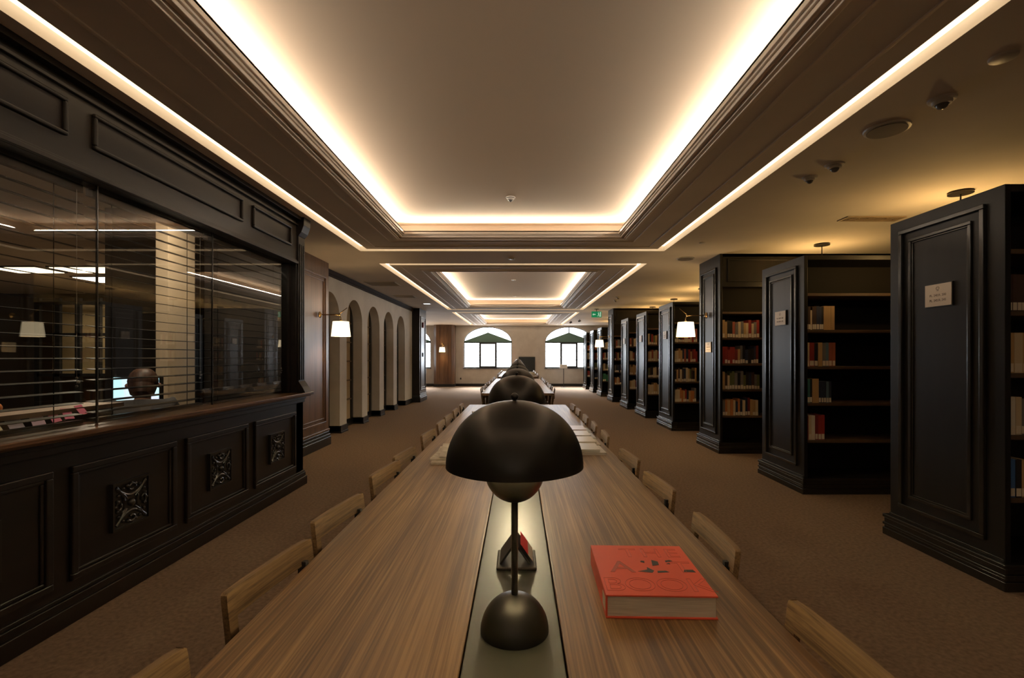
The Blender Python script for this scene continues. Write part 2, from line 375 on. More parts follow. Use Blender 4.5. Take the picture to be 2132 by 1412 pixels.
def rosette():
    m = MB(); s = .135
    m.box(0, .012, -s, s, -s, s)
    m.ring(.012, -s, s, -s, s, .012, .012, 1)
    for k in range(4):                              # four concave arcs, a scroll and beads on every side
        ca, sa = math.cos(k*PI/2), math.sin(k*PI/2)
        def Q(u, v, d): return (d, u*ca - v*sa, u*sa + v*ca)
        m.tube([Q(-.11+.22*i/10, .105-.06*math.sin(PI*i/10), .016) for i in range(11)], .008, 6)
        m.tube([Q(.03*math.cos(t)*(1-.08*t), .088+.022*math.sin(t)*(1-.08*t), .020) for t in [j*.5 for j in range(12)]], .006, 6)
        for j in range(5): c = Q(-.06+.03*j, .112-.010*abs(j-2), .018); m.ball(c, .009, 8)
        m.tube([Q(.03, .03, .013), Q(.055, .055, .018), Q(.08, .08, .012)], .01, 6, [.006, .009, .002])
    m.ball((.014, 0, 0), .022, 12)
    return m
ros = None
for (a, b) in PY[:4]:
    if ros is None:
        ros = rosette().build('carved_rosette', mat('carved_dark_wood', (.014,.011,.009), .3), wl, (XW, (a+b)/2, .495), smooth=True)
    else:
        c = ros.copy(); C.objects.link(c); c.location = (XW, (a+b)/2, .495)
s_ = MB().box(XG-.10, XW+.10, Y0, YE+.04, .945, .972).box(XW-.05, XW+.075, Y0, YE+.03, .93, .945)
s_.build('counter_sill', M_SILL, wl, bevel=.006)
f_ = MB(); f_.box(XW-.16, XW, Y0, YE-.16, 2.29, ZC)
f_.box(XW, XW+.022, Y0, YE-.16, 2.29, 2.315).box(XW, XW+.012, Y0, YE-.16, 2.315, 2.33)
f_.box(XW, XW+.022, Y0, YE, 2.68, 2.70).box(XW, XW+.05, Y0, YE, 2.735, ZC)
f_.build('frieze', M_FRIEZE, wl, bevel=.003)
fp = MB()
for (a, b) in [(4.135,4.83), (2.58,3.98), (1.03,2.43), (-.5,.88)]: fp.ring(XW, a, b, 2.445, 2.635, .02, .022, 1)
fp.build('frieze_moulding', M_FRIEZE, wl, bevel=.007)
fi = MB()
for (a, b) in [(4.135,4.83), (2.58,3.98), (1.03,2.43), (-.5,.88)]: fi.box(XW, XW+.003, a+.02, b-.02, 2.465, 2.615)
fi.build('frieze_field', M_ESP, wl)
ep = MB().box(XW-.16, XW, YE-.16, YE, 0, ZC).box(XW, XW+.02, YE-.15, YE-.005, .972, 2.58)
for yy in (YE-.13, YE-.09, YE-.05): ep.box(XW+.02, XW+.028, yy, yy+.02, 1.1, 2.5)
ep.prism([(XW, 2.58), (XW+.02, 2.58), (XW+.05, 2.62), (XW+.075, 2.69), (XW+.08, ZC), (XW, ZC)], 'y', YE-.155, YE)
ep.prism([(XW, .972), (XW+.09, .972), (XW+.06, 1.03), (XW+.02, 1.09), (XW, 1.09)], 'y', YE-.155, YE)
ep.build('end_post', M_ESP, wl, bevel=.004)
jm = MB().box(XG-.06, XG+.02, YE-.20, YE-.16, .972, 2.29)
jm.build('jamb', M_ESP, wl)
gy = [Y0, -7.0, -4.2, -1.4, -.35, .68, 1.70, 2.70, 3.716, YE-.16]
for i in range(len(gy)-1):
    g = MB().box(XG-.004, XG+.004, gy[i]+.003, gy[i+1]-.003, .972, 2.29).build('office_pane', M_OGLASS, wl)
    if i: MB().box(XG-.006, XG+.006, gy[i]-.003, gy[i]+.003, .972, 2.29).build('pane_joint', mat('clear_joint', (.08,.08,.08), .2) if i == 1 else bpy.data.materials['clear_joint'], wl)
struct(MB().box(-3.3, XW-.16, YE-.02, YE+.08, 0, ZC).box(-3.3, -3.2, YE+.08, 6.3, 0, ZC).build('wall_left_return', M_DARKW))

# ------------------------------------------------------------------ office behind the glass
M_OWALL = mat('office_wall', (.12,.095,.065), .8)
struct(MB().box(-13.1, -13, Y0, 12, 0, ZC).build('wall_office_back', M_OWALL))
struct(MB().box(-13, -3.6, 11, 11.1, 0, ZC).build('wall_office_far', M_OWALL))
struct(MB().box(-3.97, -3.30, 4.66, 4.76, 0, ZC).box(-3.97, -3.9, 4.76, 11, 0, ZC).build('wall_office_partition', M_DARKW))
struct(MB().box(-3.31, -3.2, 4.43, 4.80, 0, ZC).build('wall_office_column', mat('cream_column', (.62,.50,.36), .7)), 'cream column standing inside the office behind the blinds')
M_OPANEL = mat('office_light_panel', (1,.9,.7), .5, 0, 4.0, (1,.82,.55))
M_OPANELW = mat('office_light_panel_white', (1,1,1), .5, 0, 5.0, (1,.92,.85))
for k, (x, y, sx, sy, m_, lb) in enumerate([(-8.0, 7.9, .75, .5, M_OPANEL, 'leftmost square ceiling light seen through the office glass'), (-6.95, 7.9, .9, .5, M_OPANEL, 'right hand square ceiling light seen through the office glass'),
                                        (-7.3, 8.9, 1.2, .6, M_OPANELW, 'bright white ceiling light deepest in the office')]):
    r = thing('ceiling_panel_light', lb, 'ceiling light', (x, y, ZC), 0)
    MB().box(-sx/2-.03, sx/2+.03, -sy/2-.03, sy/2+.03, -.02, 0).build('frame', M_BLK, r)
    MB().box(-sx/2, sx/2, -sy/2, sy/2, -.026, -.02).build('diffuser', m_, r)
light('office_light', 'AREA', (-7.3, 8.9, 2.74), P_OFFICE, (1,.8,.55), 1.2, .6)
light('office_light', 'AREA', (-2.75, 2.7, 2.68), P_OFFICE*.3, (1,.82,.6), .3, .9)  # added fill, hidden above the glass, brightens the ledge and notes
light('office_light', 'AREA', (-2.80, 4.1, 2.68), P_OFFICE*.36, (1,.82,.6), .3, .5)  # added fill, out of view, brightens the cream column
r = thing('glazed_partition', 'dark framed glazed partition deep inside the office', 'partition', (-8.75, 9.6, 0))
g = MB()
for xx in (-.75, -.35, .05, .45, .8): g.box(xx-.05, xx+.05, -.03, .03, 0, 2.5)
for z in (0, .95, 1.75, 2.38): g.box(-.75, .8, -.03, .03, z, z+.06)
g.build('frame', M_BLK, r); MB().box(-.75, .8, -.004, .004, 0, 2.5).build('pane', M_GLASS, r); MB().box(-.75, .8, .30, .32, 1.0, 2.4).build('lit_room_board', mat('lit_room_tan', (.62,.48,.26), .7), r)  # added bright tan board stands in for a lit room behind the glazing
# venetian blinds, one per pane
M_SLAT = mat('black_blind_slat', (.007,.007,.009), .35, spec=.25)
for i in range(4, len(gy)-1):
    a, b = gy[i]+.03, gy[i+1]-.03
    nmw = {8: 'narrow far', 7: 'second from far end', 6: 'third from far end', 5: 'fourth from far end', 4: 'fifth from far end'}[i]
    r = thing('venetian_blind', 'black venetian blind behind the office glass, %s pane' % nmw, 'blind', (XG-.07, a, .975), 0, 'blinds behind the office glass')
    L = b-a
    m = MB(); tilt = math.radians(7)
    k = 0; z = .05
    while z < 1.27: m.rbox((0, L/2, z), (.046, L, .003), (0, tilt, 0)); z += .061
    m.build('slats', M_SLAT, r)
    MB().box(-.02, .02, 0, L, 1.27, 1.31).build('head_rail', M_SLAT, r)
    MB().box(-.02, .02, 0, L, .0, .018).build('bottom_rail', M_SLAT, r)
    for yy in (.15, L-.15):
        MB().box(-.0015, .0015, yy, yy+.003, .01, 1.28).build('ladder_cord', M_SLAT, r)
    pc = MB().tube([(.03, L-.05, 1.27), (.03, L-.05, .22)], .0015, 6)
    for j in range(3): pc.ball((.03, L-.05+.012*(j % 2), .25-.022*j), .007, 8)
    pc.build('pull_cord', M_WHITEP, r)
# desk, raised ledge, screen, person
r = thing('office_desk', 'long desk behind the office glass with a raised ledge and paper notes', 'desk', (0,0,0))
MB().box(-3.15, -2.62, 1.3, 3.2, .72, .75).build('desk_top', mat('desk_laminate', (.28,.2,.14), .5), r)
for yy in (1.32, 3.14): MB().box(-3.1, -2.66, yy, yy+.04, 0, .72).build('leg', M_BLK, r)
r2 = thing('office_desk', 'small desk under the monitor beside the cream column', 'desk', (0,0,0))
MB().box(-3.78, -2.56, 3.98, 4.41, .72, .75).build('desk_top', bpy.data.materials['desk_laminate'], r2)
for xx in (-3.74, -2.62): MB().box(xx, xx+.04, 4.0, 4.39, 0, .72).build('leg', M_BLK, r2)
MB().box(-2.66, -2.63, 1.3, 3.15, .75, 1.02).build('upstand', mat('desk_dark', (.05,.035,.03), .5), r)
MB().box(-2.80, -2.56, 1.3, 3.15, 1.02, 1.045).build('ledge', mat('ledge_laminate', (.35,.26,.2), .4), r)
for k, (y, z, w, c, rz, ds) in enumerate([(2.64,.955,.06,(.7,.62,.40),.1,'yellow'), (2.745,.95,.075,(.45,.38,.42),0,'grey'), (2.86,.955,.07,(.6,.42,.5),-.15,'pale lilac'),
                              (2.95,.965,.055,(.75,.2,.32),.1,'small pink'), (3.03,.972,.055,(.8,.22,.34),-.08,'bright pink'), (3.115,.985,.05,(.75,.18,.30),.15,'dark pink')]):
    o = MB().rbox((-2.556, y-.28, z+.045), (.003, w, w*1.25), (rz, -.55, 0)).build('sticky_note', mat('note_paper', c, .8)); tag(o, ds+' paper note stuck along the office desk ledge', 'note', 'paper notes along the office desk ledge')
o = MB().rbox((-2.75, 1.86, 1.13), (.01, .22, .17), (.0, .2, -.3)).build('paper_sheet', mat('beige_sheet', (.62,.5,.38), .8)); tag(o, 'beige paper sheet standing on the office ledge at left edge', 'paper')
o = MB().ball((-2.70, 2.50, 1.075), .03, 16).build('orange', mat('orange_peel', (.7,.22,.04), .5), smooth=True); tag(o, 'orange fruit lying on the ledge behind the office glass', 'fruit')
r = thing('computer_monitor', 'lit computer monitor on the desk in front of the seated person', 'monitor', (-3.27, 4.17, .75), -.25)
MB().box(-.26, .26, -.015, .02, .10, .42).build('screen_housing', M_BLK, r, bevel=.005)
sm = mat('lit_screen', (.5,.6,.6), .3, 0, 1.6, (.55,.75,.95)); nt = sm.node_tree
vo = nt.nodes.new('ShaderNodeTexVoronoi'); vo.inputs['Scale'].default_value = 9; vo.distance = 'CHEBYCHEV'
tcn = nt.nodes.new('ShaderNodeTexCoord'); nt.links.new(tcn.outputs['Object'], vo.inputs[0])
mxn = nt.nodes.new('ShaderNodeMix'); mxn.data_type = 'RGBA'; mxn.inputs[0].default_value = .75
nt.links.new(vo.outputs['Color'], mxn.inputs[6]); mxn.inputs[7].default_value = (.55,.78,.9,1)
nt.links.new(mxn.outputs[2], nt.nodes['Principled BSDF'].inputs['Emission Color'])
MB().box(-.25, .25, -.019, -.014, .11, .41).build('screen', sm, r)
MB().box(-.03, .03, .0, .03, 0, .15).box(-.12, .12, -.06, .1, 0, .012).build('stand', M_BLK, r)
# seated person seen from behind
def skin_body(name, pts, eds, m, parent, sub=2):
    me = bpy.data.meshes.new(name); me.from_pydata([p[0] for p in pts], eds, []); me.materials.append(m)
    o = bpy.data.objects.new(name, me); C.objects.link(o); o.parent = parent
    sk = o.modifiers.new('skin', 'SKIN'); sk.use_smooth_shade = True
    if not me.skin_vertices: me.attributes  # layer is created by the modifier below when missing
    return o, sk
def figure():
    r = thing('person', 'person with brown hair in dark grey top seated behind the office glass', 'person', (-2.90, 3.72, 0), .55)
    nodes = {'pel':((0,0,.50),.13), 'bel':((0,.03,.63),.125), 'che':((0,.10,.84),.14), 'col':((0,.125,.945),.080), 'nec':((0,.155,1.01),.052), 'hd0':((0,.19,1.05),.066), 'hd1':((0,.21,1.12),.086), 'hd2':((0,.20,1.18),.062)}
    E = [('pel','bel'),('bel','che'),('che','col'),('col','nec'),('nec','hd0'),('hd0','hd1'),('hd1','hd2')]
    for s, n in ((-1,'l'), (1,'r')):
        nodes.update({'sh'+n:((s*.185,.12,.955),.062), 'el'+n:((s*.245,.24,.755),.043), 'wr'+n:((s*.14,.46,.785),.028), 'pa'+n:((s*.115,.53,.785),.026),
                      'hp'+n:((s*.09,.02,.49),.10), 'kn'+n:((s*.12,.44,.50),.062), 'an'+n:((s*.12,.42,.09),.04), 'to'+n:((s*.12,.54,.035),.034)})
        E += [('che','sh'+n),('sh'+n,'el'+n),('el'+n,'wr'+n),('wr'+n,'pa'+n),('pel','hp'+n),('hp'+n,'kn'+n),('kn'+n,'an'+n),('an'+n,'to'+n)]
        for f in range(4):
            dx = (f-1.5)*.019; L = (.07,.08,.075,.06)[f]
            nodes['f%d%s'%(f,n)] = ((s*.115+dx,.565,.783),.010); nodes['g%d%s'%(f,n)] = ((s*.115+dx*1.2,.565+L*.55,.786),.0085); nodes['h%d%s'%(f,n)] = ((s*.115+dx*1.25,.565+L,.770),.0075)
            E += [('pa'+n,'f%d%s'%(f,n)),('f%d%s'%(f,n),'g%d%s'%(f,n)),('g%d%s'%(f,n),'h%d%s'%(f,n))]
        nodes['t0'+n] = ((s*.085,.535,.775),.011); nodes['t1'+n] = ((s*.062,.575,.768),.009); E += [('pa'+n,'t0'+n),('t0'+n,'t1'+n)]
    keys = list(nodes); ix = {k: i for i, k in enumerate(keys)}
    me = bpy.data.meshes.new('body'); me.from_pydata([nodes[k][0] for k in keys], [(ix[a], ix[b]) for a, b in E], [])
    me.materials.append(mat('skin', (.42,.24,.16), .5))
    o = bpy.data.objects.new('body', me); C.objects.link(o); o.parent = r
    bm = bmesh.new(); bm.from_mesh(me); lay = bm.verts.layers.skin.verify(); bm.verts.ensure_lookup_table()
    for k in keys:
        v = bm.verts[ix[k]]; v[lay].radius = (nodes[k][1],)*2; v[lay].use_root = (k == 'pel')
    bm.to_mesh(me); bm.free()
    sk = o.modifiers.new('skin', 'SKIN'); sk.use_smooth_shade = True
    ss = o.modifiers.new('sub', 'SUBSURF'); ss.levels = 1; ss.render_levels = 2
    # clothing: a loose top and trousers around the same skeleton
    def cloth(nm, ks, es, grow, m):
        ix2 = {k: i for i, k in enumerate(ks)}
        me = bpy.data.meshes.new(nm); me.from_pydata([nodes[k][0] for k in ks], [(ix2[a], ix2[b]) for a, b in es], []); me.materials.append(m)
        o = bpy.data.objects.new(nm, me); C.objects.link(o); o.parent = r
        bm = bmesh.new(); bm.from_mesh(me); lay = bm.verts.layers.skin.verify(); bm.verts.ensure_lookup_table()
        for k in ks:
            v = bm.verts[ix2[k]]; v[lay].radius = (nodes[k][1]+grow,)*2; v[lay].use_root = (k == ks[0])
        bm.to_mesh(me); bm.free()
        sk = o.modifiers.new('skin', 'SKIN'); sk.use_smooth_shade = True
        ss = o.modifiers.new('sub', 'SUBSURF'); ss.levels = 1; ss.render_levels = 2
    cloth('top', ['che','col','bel','pel','shl','ell','wrl','shr','elr','wrr'], [('pel','bel'),('bel','che'),('che','col'),('che','shl'),('shl','ell'),('ell','wrl'),('che','shr'),('shr','elr'),('elr','wrr')], .014, mat('grey_knit', (.07,.065,.065), .9))
    cloth('trousers', ['pel','hpl','knl','anl','hpr','knr','anr'], [('pel','hpl'),('hpl','knl'),('knl','anl'),('pel','hpr'),('hpr','knr'),('knr','anr')], .012, mat('dark_trousers', (.02,.02,.025), .9))
    hb = MB()
    hb.ball((0, .172, 1.145), .102, 20, 1.08); hb.tube([(0,.165,1.14),(0,.145,1.09),(0,.125,1.045),(0,.115,1.015)], .07, 16, [.09,.092,.078,.03])
    o = hb.build('hair', noisy(mat('brown_hair', (.06,.03,.02), .5), (.035,.016,.010), (.10,.048,.028), (1,1,.1), 60, 3), r, smooth=True)
    fc = MB().ball((-.03, .290, 1.13), .010, 8).ball((.03, .290, 1.13), .010, 8).tube([(0,.293,1.125),(0,.320,1.095),(0,.298,1.087)], .009, 8).box(-.022, .022, .262, .284, 1.060, 1.067)
    fc.ball((-.098, .19, 1.11), .02, 8).ball((.098, .19, 1.11), .02, 8)
    fc.build('face_features', mat('lips_and_eyes', (.3,.15,.11), .5), r, smooth=True)
    return r
figure()
r = thing('office_chair', 'black office chair under the seated person', 'chair', (-2.90, 3.70, 0), .55)
MB().box(-.24, .24, -.2, .28, .40, .44).build('seat', M_BLK, r, bevel=.02)
MB().box(-.22, .22, -.27, -.22, .55, .90).box(-.03, .03, -.27, -.23, .40, .56).build('backrest', M_BLK, r, bevel=.02)
m = MB().tube([(0,.03,.06), (0,.03,.40)], .025)
for k in range(5): m.tube([(0,.03,.09), (.28*math.cos(k*1.2566), .03+.28*math.sin(k*1.2566), .045)], .018, 8).ball((.28*math.cos(k*1.2566), .03+.28*math.sin(k*1.2566), .03), .03, 10)
m.build('base', M_BLK, r)

# ------------------------------------------------------------------ bookcases on the right
XB = 2.80; XE = 5.6
def text_mesh(name, txt, size, m, parent, M4, outline=0, ext=.0004, align='CENTER', spacing=1.0):
    cu = bpy.data.curves.new(name, 'FONT'); cu.body = txt; cu.size = size; cu.extrude = ext; cu.align_x = align; cu.space_character = spacing
    if outline: cu.fill_mode = 'NONE'; cu.extrude = 0; cu.bevel_depth = outline
    t = bpy.data.objects.new(name, cu); C.objects.link(t)
    bpy.context.view_layer.update()
    me = bpy.data.meshes.new_from_object(t.evaluated_get(bpy.context.evaluated_depsgraph_get()))
    bpy.data.objects.remove(t); bpy.data.curves.remove(cu)
    me.transform(M4); me.materials.clear(); me.materials.append(m)
    o = bpy.data.objects.new(name, me); C.objects.link(o); o.parent = parent
    return o
SHZ = (.52, .885, 1.245, 1.605, 1.965)
UN = ['nearest', 'second', 'near tall', 'fourth', 'fifth', 'sixth', 'far tall', 'eighth', 'ninth', 'tenth']
UNITS = [(2.79,3.65,0), (4.75,5.57,0), (6.73,7.50,1), (8.79,9.66,0), (10.61,11.5,0), (12.36,13.2,0), (14.32,15.1,1), (16.3,17.1,0), (18.05,18.9,0), (19.95,20.8,0)]
def bookcase(k, y0, y1, tall):
    z1 = ZC if tall else 2.335
    r = thing('bookcase', 'black double sided bookcase with panelled end, %s along the right aisle' % UN[k], 'bookcase', (XB, y0, 0), 0, 'bookcases along the right aisle')
    D = y1-y0; Lx = XE-XB; t = .035
    c = MB(); c.box(0, t, 0, D, 0, z1); c.box(Lx-t, Lx, 0, D, 0, z1); MB().box(t, Lx-t, D/2-.01, D/2+.01, .12, z1-.02).box(1.36, 1.36+t, .004, D-.004, .15, z1-.04).build('back_panel', M_INNER, r)
    c.box(t, Lx-t, 0, D, z1-.045, z1); c.box(t, Lx-t, .02, D-.02, .0, .15)
    if tall:
        c.box(t, Lx-t, 0, .03, 2.31, ZC); c.box(t, Lx-t, D-.03, D, 2.31, ZC)
        c.yring(0, .10, 1.25, 2.38, 2.70, .025, .015); c.yring(0, 1.45, 2.6, 2.38, 2.70, .025, .015)
    c.build('carcass', M_BLACKWOOD, r, bevel=.003)
    p = MB()
    for (e, z0, z2) in ((.0, 0, .055), (.008, .055, .075), (.0, .075, .095), (.008, .095, .13), (.0, .13, .155)):
        q = .035-e; p.box(-q, Lx, -q, D+q, z0, z2)
    p.build('plinth', M_BEAD, r, bevel=.004)
    zt = 2.60 if tall else 2.255
    m = MB().ring(0, .11, D-.10, .245, zt, .028, .022).ring(0, .20, D-.18, .33, zt-.075, .022, .014).ring(0, .222, D-.202, .352, zt-.097, .012, .007)
    m.box(-.01, 0, 0, D, .155, .175)
    m.build('end_panel_moulding', M_BEAD, r, bevel=.006)
    for z in SHZ: MB().box(t, Lx-t, .02, D-.02, z-.028, z).build('shelf', M_SHELF, r, bevel=.003)
    if k not in (6,):
        zc = 1.75 if not tall else 1.48; yc = D/2
        s = MB().box(-.012, 0, yc-.105, yc+.105, zc-.078, zc+.078).build('sign_frame', M_BLK, r)
        MB().box(-.016, -.012, yc-.1, yc+.1, zc-.073, zc+.073).build('sign_plate', M_SIGN, s)
        if k < 4:
            B = Matrix(((0,0,-1,-.0165),(-1,0,0,yc),(0,1,0,0),(0,0,0,1)))
            for txt, dz, sz in (('PL. 240.R. 200', -.008, .022), ('PL. 245.R. 245', -.042, .022)):
                text_mesh('sign_lettering', txt, sz, M_INK, s, Matrix.Translation((0,0,zc+dz)) @ B, ext=.0003)
            e = MB(); e.tube([(-.0168, yc+.012*math.cos(a), zc+.045+.010*math.sin(a)) for a in [j*PI/6 for j in range(13)]], .0012, 6)
            e.box(-.0175, -.016, yc-.007, yc+.007, zc+.028, zc+.031).build('sign_emblem', M_INK, s)
    return r
for k, (a, b, t) in enumerate(UNITS): bookcase(k, a, b, t)

# books: unit meshes (1 x 1 x 1) copied for every volume; root is an Empty that carries the size
def book_proto(colour):
    r = thing('book', None, 'book')
    m = MB().box(0, 1, 0, .03, 0, 1).box(0, .1, .03, 1, 0, 1).box(.9, 1, .03, 1, 0, 1); m.build('cover', BM[colour], r)
    MB().box(.1, .9, .03, .97, .02, .985).build('page_block', M_PAGES, r)
    return r
def lab_proto():
    return MB().box(.08, .92, -.004, 0, .03, .24).build('spine_label', M_LABEL)
PROTO = {}; LAB = lab_proto(); C.objects.unlink(LAB)
nbook = [0]
def book(x, y, z, w, h, d, colour, label, group, lab=True, rx=0):
    if colour not in PROTO:
        PROTO[colour] = book_proto(colour); o = PROTO[colour]
    else: o = copy_tree(PROTO[colour])
    o.location = (x, y, z); o.scale = (w, d, h)
    for ch in list(o.children):
        if ch.name.startswith('spine_label'): bpy.data.objects.remove(ch)
    o['label'] = label; o['category'] = 'book'; o['group'] = group
    if lab:
        l = LAB.copy(); C.objects.link(l); l.parent = o
    nbook[0] += 1
    return o
ROWN = ['bottom', 'second', 'third', 'top']
def row(k, ri, x0, specs):
    y = UNITS[k][0]+.035; z = SHZ[ri]; x = XB+.04+x0
    for i, (w, h, c, lab) in enumerate(specs):
        if (k, ri) == (0, 0): rn = 'bottom'
        book(x, y + random.uniform(0, .006), z, w*.96, h, .17, c, '%s book, %s from left, %s row of the %s bookcase on the right' % (c, ORD[i], ROWN[ri], UN[k]), 'books in the %s bookcase' % UN[k], lab)
        x += w
h_ = .235
row(1, 3, .0, [(.022,.235,'black',1), (.022,.23,'dark brown',1), (.018,.195,'cream',1), (.02,.23,'dark brown',1), (.022,.235,'dark brown',1), (.028,.235,'navy blue',1), (.02,.23,'navy blue',1), (.022,.23,'black',1)] + [(.036,.236,'tan',0)]*3)
row(1, 2, .0, [(.034,.235,'cream',1), (.05,.235,'red',1), (.036,.23,'black',1), (.042,.235,'tan',0), (.034,.23,'grey',1), (.03,.235,'slate blue',1), (.034,.235,'brick red',1), (.032,.235,'brick red',1)])
row(1, 1, .01, [(.032,.235,'teal',1), (.02,.235,'black',1), (.065,.238,'tan',0), (.024,.21,'navy blue',1), (.022,.21,'navy blue',1), (.026,.21,'navy blue',1), (.026,.21,'slate blue',1), (.026,.21,'navy blue',1)])
row(1, 0, .015, [(.01,.235,'red',0), (.03,.24,'cream',1), (.036,.24,'white',1), (.03,.245,'dark red',1), (.03,.24,'red',1), (.035,.245,'red',1)])
row(0, 3, .012, [(.028,.215,'dark brown',1), (.028,.215,'dark brown',1), (.028,.215,'dark brown',1), (.028,.215,'dark brown',1)])
row(0, 2, .012, [(.04,.235,'tan',1), (.05,.235,'cream',1), (.04,.235,'tan',1)])
row(0, 1, .02, [(.04,.22,'white',1), (.035,.22,'cream',1), (.035,.21,'grey',1)])
row(0, 0, .03, [(.03,.22,'bright blue',1), (.035,.22,'black',1), (.03,.22,'tan',1)])
MIX = [['cream','grey','black','navy blue','red','brick red','olive green','cream','tan','dark brown','orange','teal'],
       ['red','dark red','navy blue','tan','cream','grey','cream','black','brick red','tan'],
       ['tan','grey','olive green','navy blue','black','tan','cream','olive green','dark brown'],
       ['cream','orange','tan','dark red','red','cream','tan','navy blue','grey']]
CNT = {2: 14, 3: 12, 4: 8, 5: 6, 6: 5, 7: 4, 8: 3, 9: 3}
WID = {2: .52, 3: .42, 4: .32, 5: .26, 6: .22, 7: .2, 8: .19, 9: .19}
for k in CNT:
    for ri in range(4):
        n = CNT[k]; w = WID[k]/n; sp = []
        cs = MIX[3-ri]
        for i in range(n):
            c = random.choice(cs)
            if k == 2 and ri == 2 and i < 4: c = 'red'
            if k == 7 and ri == 0: c = 'green'
            sp.append((w*random.uniform(.8, 1.15), random.uniform(.19, .255), c, random.random() < .8))
        row(k, ri, .01, sp)
if True:
    LAB2 = LAB

# ------------------------------------------------------------------ sconces
def sconce(x, y, z, side, label, rz=None, s=1.0):
    r = thing('wall_sconce', label, 'wall lamp', (x, y, z), (0 if side < 0 else PI) if rz is None else rz, 'swing arm wall sconces')
    # local: wall at x=0, arm runs towards -x
    MB().lathe([(0,0), (.045,0), (.045,.012), (.018,.03), (0,.03)], n=24).build('wall_plate', M_BRASS, r, smooth=True).rotation_euler = (0, -PI/2, 0)
    MB().tube([(-.02,0,0), (-.29,0,0)], .008, 10).build('arm', M_BRASS, r, smooth=True)
    MB().ball((-.29,0,0), .018, 12).tube([(-.26,0,-.01), (-.40,0,.10)], .006, 8).tube([(-.29,0,0), (-.31,0,-.05), (-.31,0,-.10)], .009, 8).ball((-.31,0,-.085), .018, 12).build('knuckle', M_BRASS, r, smooth=True)
    MB().lathe([(.112,-.10), (.135,-.315), (.132,-.315), (.109,-.10)], (-.31,0,0), 36, True).build('shade', M_SHADE, r, smooth=True)
    MB().tube([(-.31,0,-.10), (-.31,0,-.16)], .014, 10).tube([(-.42,0,-.11), (-.20,0,-.11)], .003, 6).tube([(-.31,-.11,-.11), (-.31,.11,-.11)], .003, 6).build('lamp_holder', M_BRASS, r)
    light('bulb', 'POINT', (-.31, 0, -.20), P_SCONCE*s, WARM2, .04, parent=r)
    return r
sconce(XB-.022, 7.15, 1.95, -1, 'lit swing arm sconce with white shade on the near tall bookcase')
sconce(-2.88, 7.03, 1.95, 1, 'lit swing arm sconce with white shade on the left walnut pilaster')
sconce(XB-.022, 14.75, 1.95, -1, 'lit swing arm sconce with white shade on the far tall bookcase')
sconce(-3.34, 21.60, 1.86, 1, 'small lit sconce on the walnut pier of the far wall', rz=PI/2)

# ------------------------------------------------------------------ pendants between the bookcases
pend = None
gaps = [(3.83, 4.2), (3.85, 6.15), (3.85, 8.15), (3.85, 10.13), (3.85, 12.0), (3.85, 13.9), (3.85, 15.75), (3.85, 17.6), (3.85, 19.45)]
GN = ['the nearest and second', 'the second and third', 'the third and fourth', 'the fourth and fifth', 'the fifth and sixth', 'the sixth and seventh', 'the seventh and eighth', 'the eighth and ninth', 'the ninth and tenth']
for i, (x, y) in enumerate(gaps):
    if pend is None:
        pend = thing('pendant_lamp', None, 'pendant lamp')
        MB().lathe([(0,0), (.085,0), (.09,-.02), (0,-.024)], (0,0,ZC), 28).build('ceiling_rose', M_BLK, pend, smooth=True)
        MB().tube([(0,0,ZC-.02), (0,0,2.14)], .006, 8).build('rod', M_BLK, pend)
        MB().lathe([(.17,2.20), (.14,2.13), (.08,2.09), (0,2.08), (0,2.085), (.078,2.096), (.135,2.137), (.164,2.2)], (0,0,0), 32).build('bowl', M_SHADEDIM, pend, smooth=True)
        light('bulb', 'POINT', (0, 0.05, 2.26), P_PEND, (1, .62, .22), .05, parent=pend); o = pend
    else: o = copy_tree(pend)
    o.location = (x, y, 0)
    tag(o, 'black pendant uplighter between %s bookcase' % GN[i], 'pendant lamp', 'pendants between the bookcases')

# ------------------------------------------------------------------ tables
TX = -.009; TH = .602; TZ = .74
TN = ['front', 'middle', 'far']
TAB = [(.73, 6.08), (7.97, 13.3), (14.7, 19.6)]
for k, (a, b) in enumerate(TAB):
    r = thing('reading_table', 'long walnut reading table with grey inlay strip, the %s one' % TN[k], 'table', (TX, a, 0), 0, 'long reading tables in a row')
    L = b-a
    MB().box(-TH, -.103, 0, L, .70, TZ).box(.103, TH, 0, L, .70, TZ).build('table_top', M_TABLE, r, bevel=.004)
    MB().box(-.1, .1, 0.002, L-.002, .705, TZ).build('inlay_strip', M_STRIP, r, bevel=.002)
    MB().box(-.1035, .1035, .002, L-.002, .70, .705).box(-.45, .45, .15, .2, .62, .70).box(-.45, .45, L-.2, L-.15, .62, .70).box(-.42, -.39, .2, L-.2, .62, .70).box(.39, .42, .2, L-.2, .62, .70).build('apron', M_ESP, r)
    for yy in (.12, L/2-.04, L-.2):
        for s in (-1, 1): MB().box(s*.115-.05, s*.115+.05, yy, yy+.10, 0, .70).build('leg', M_ESP, r, bevel=.004)

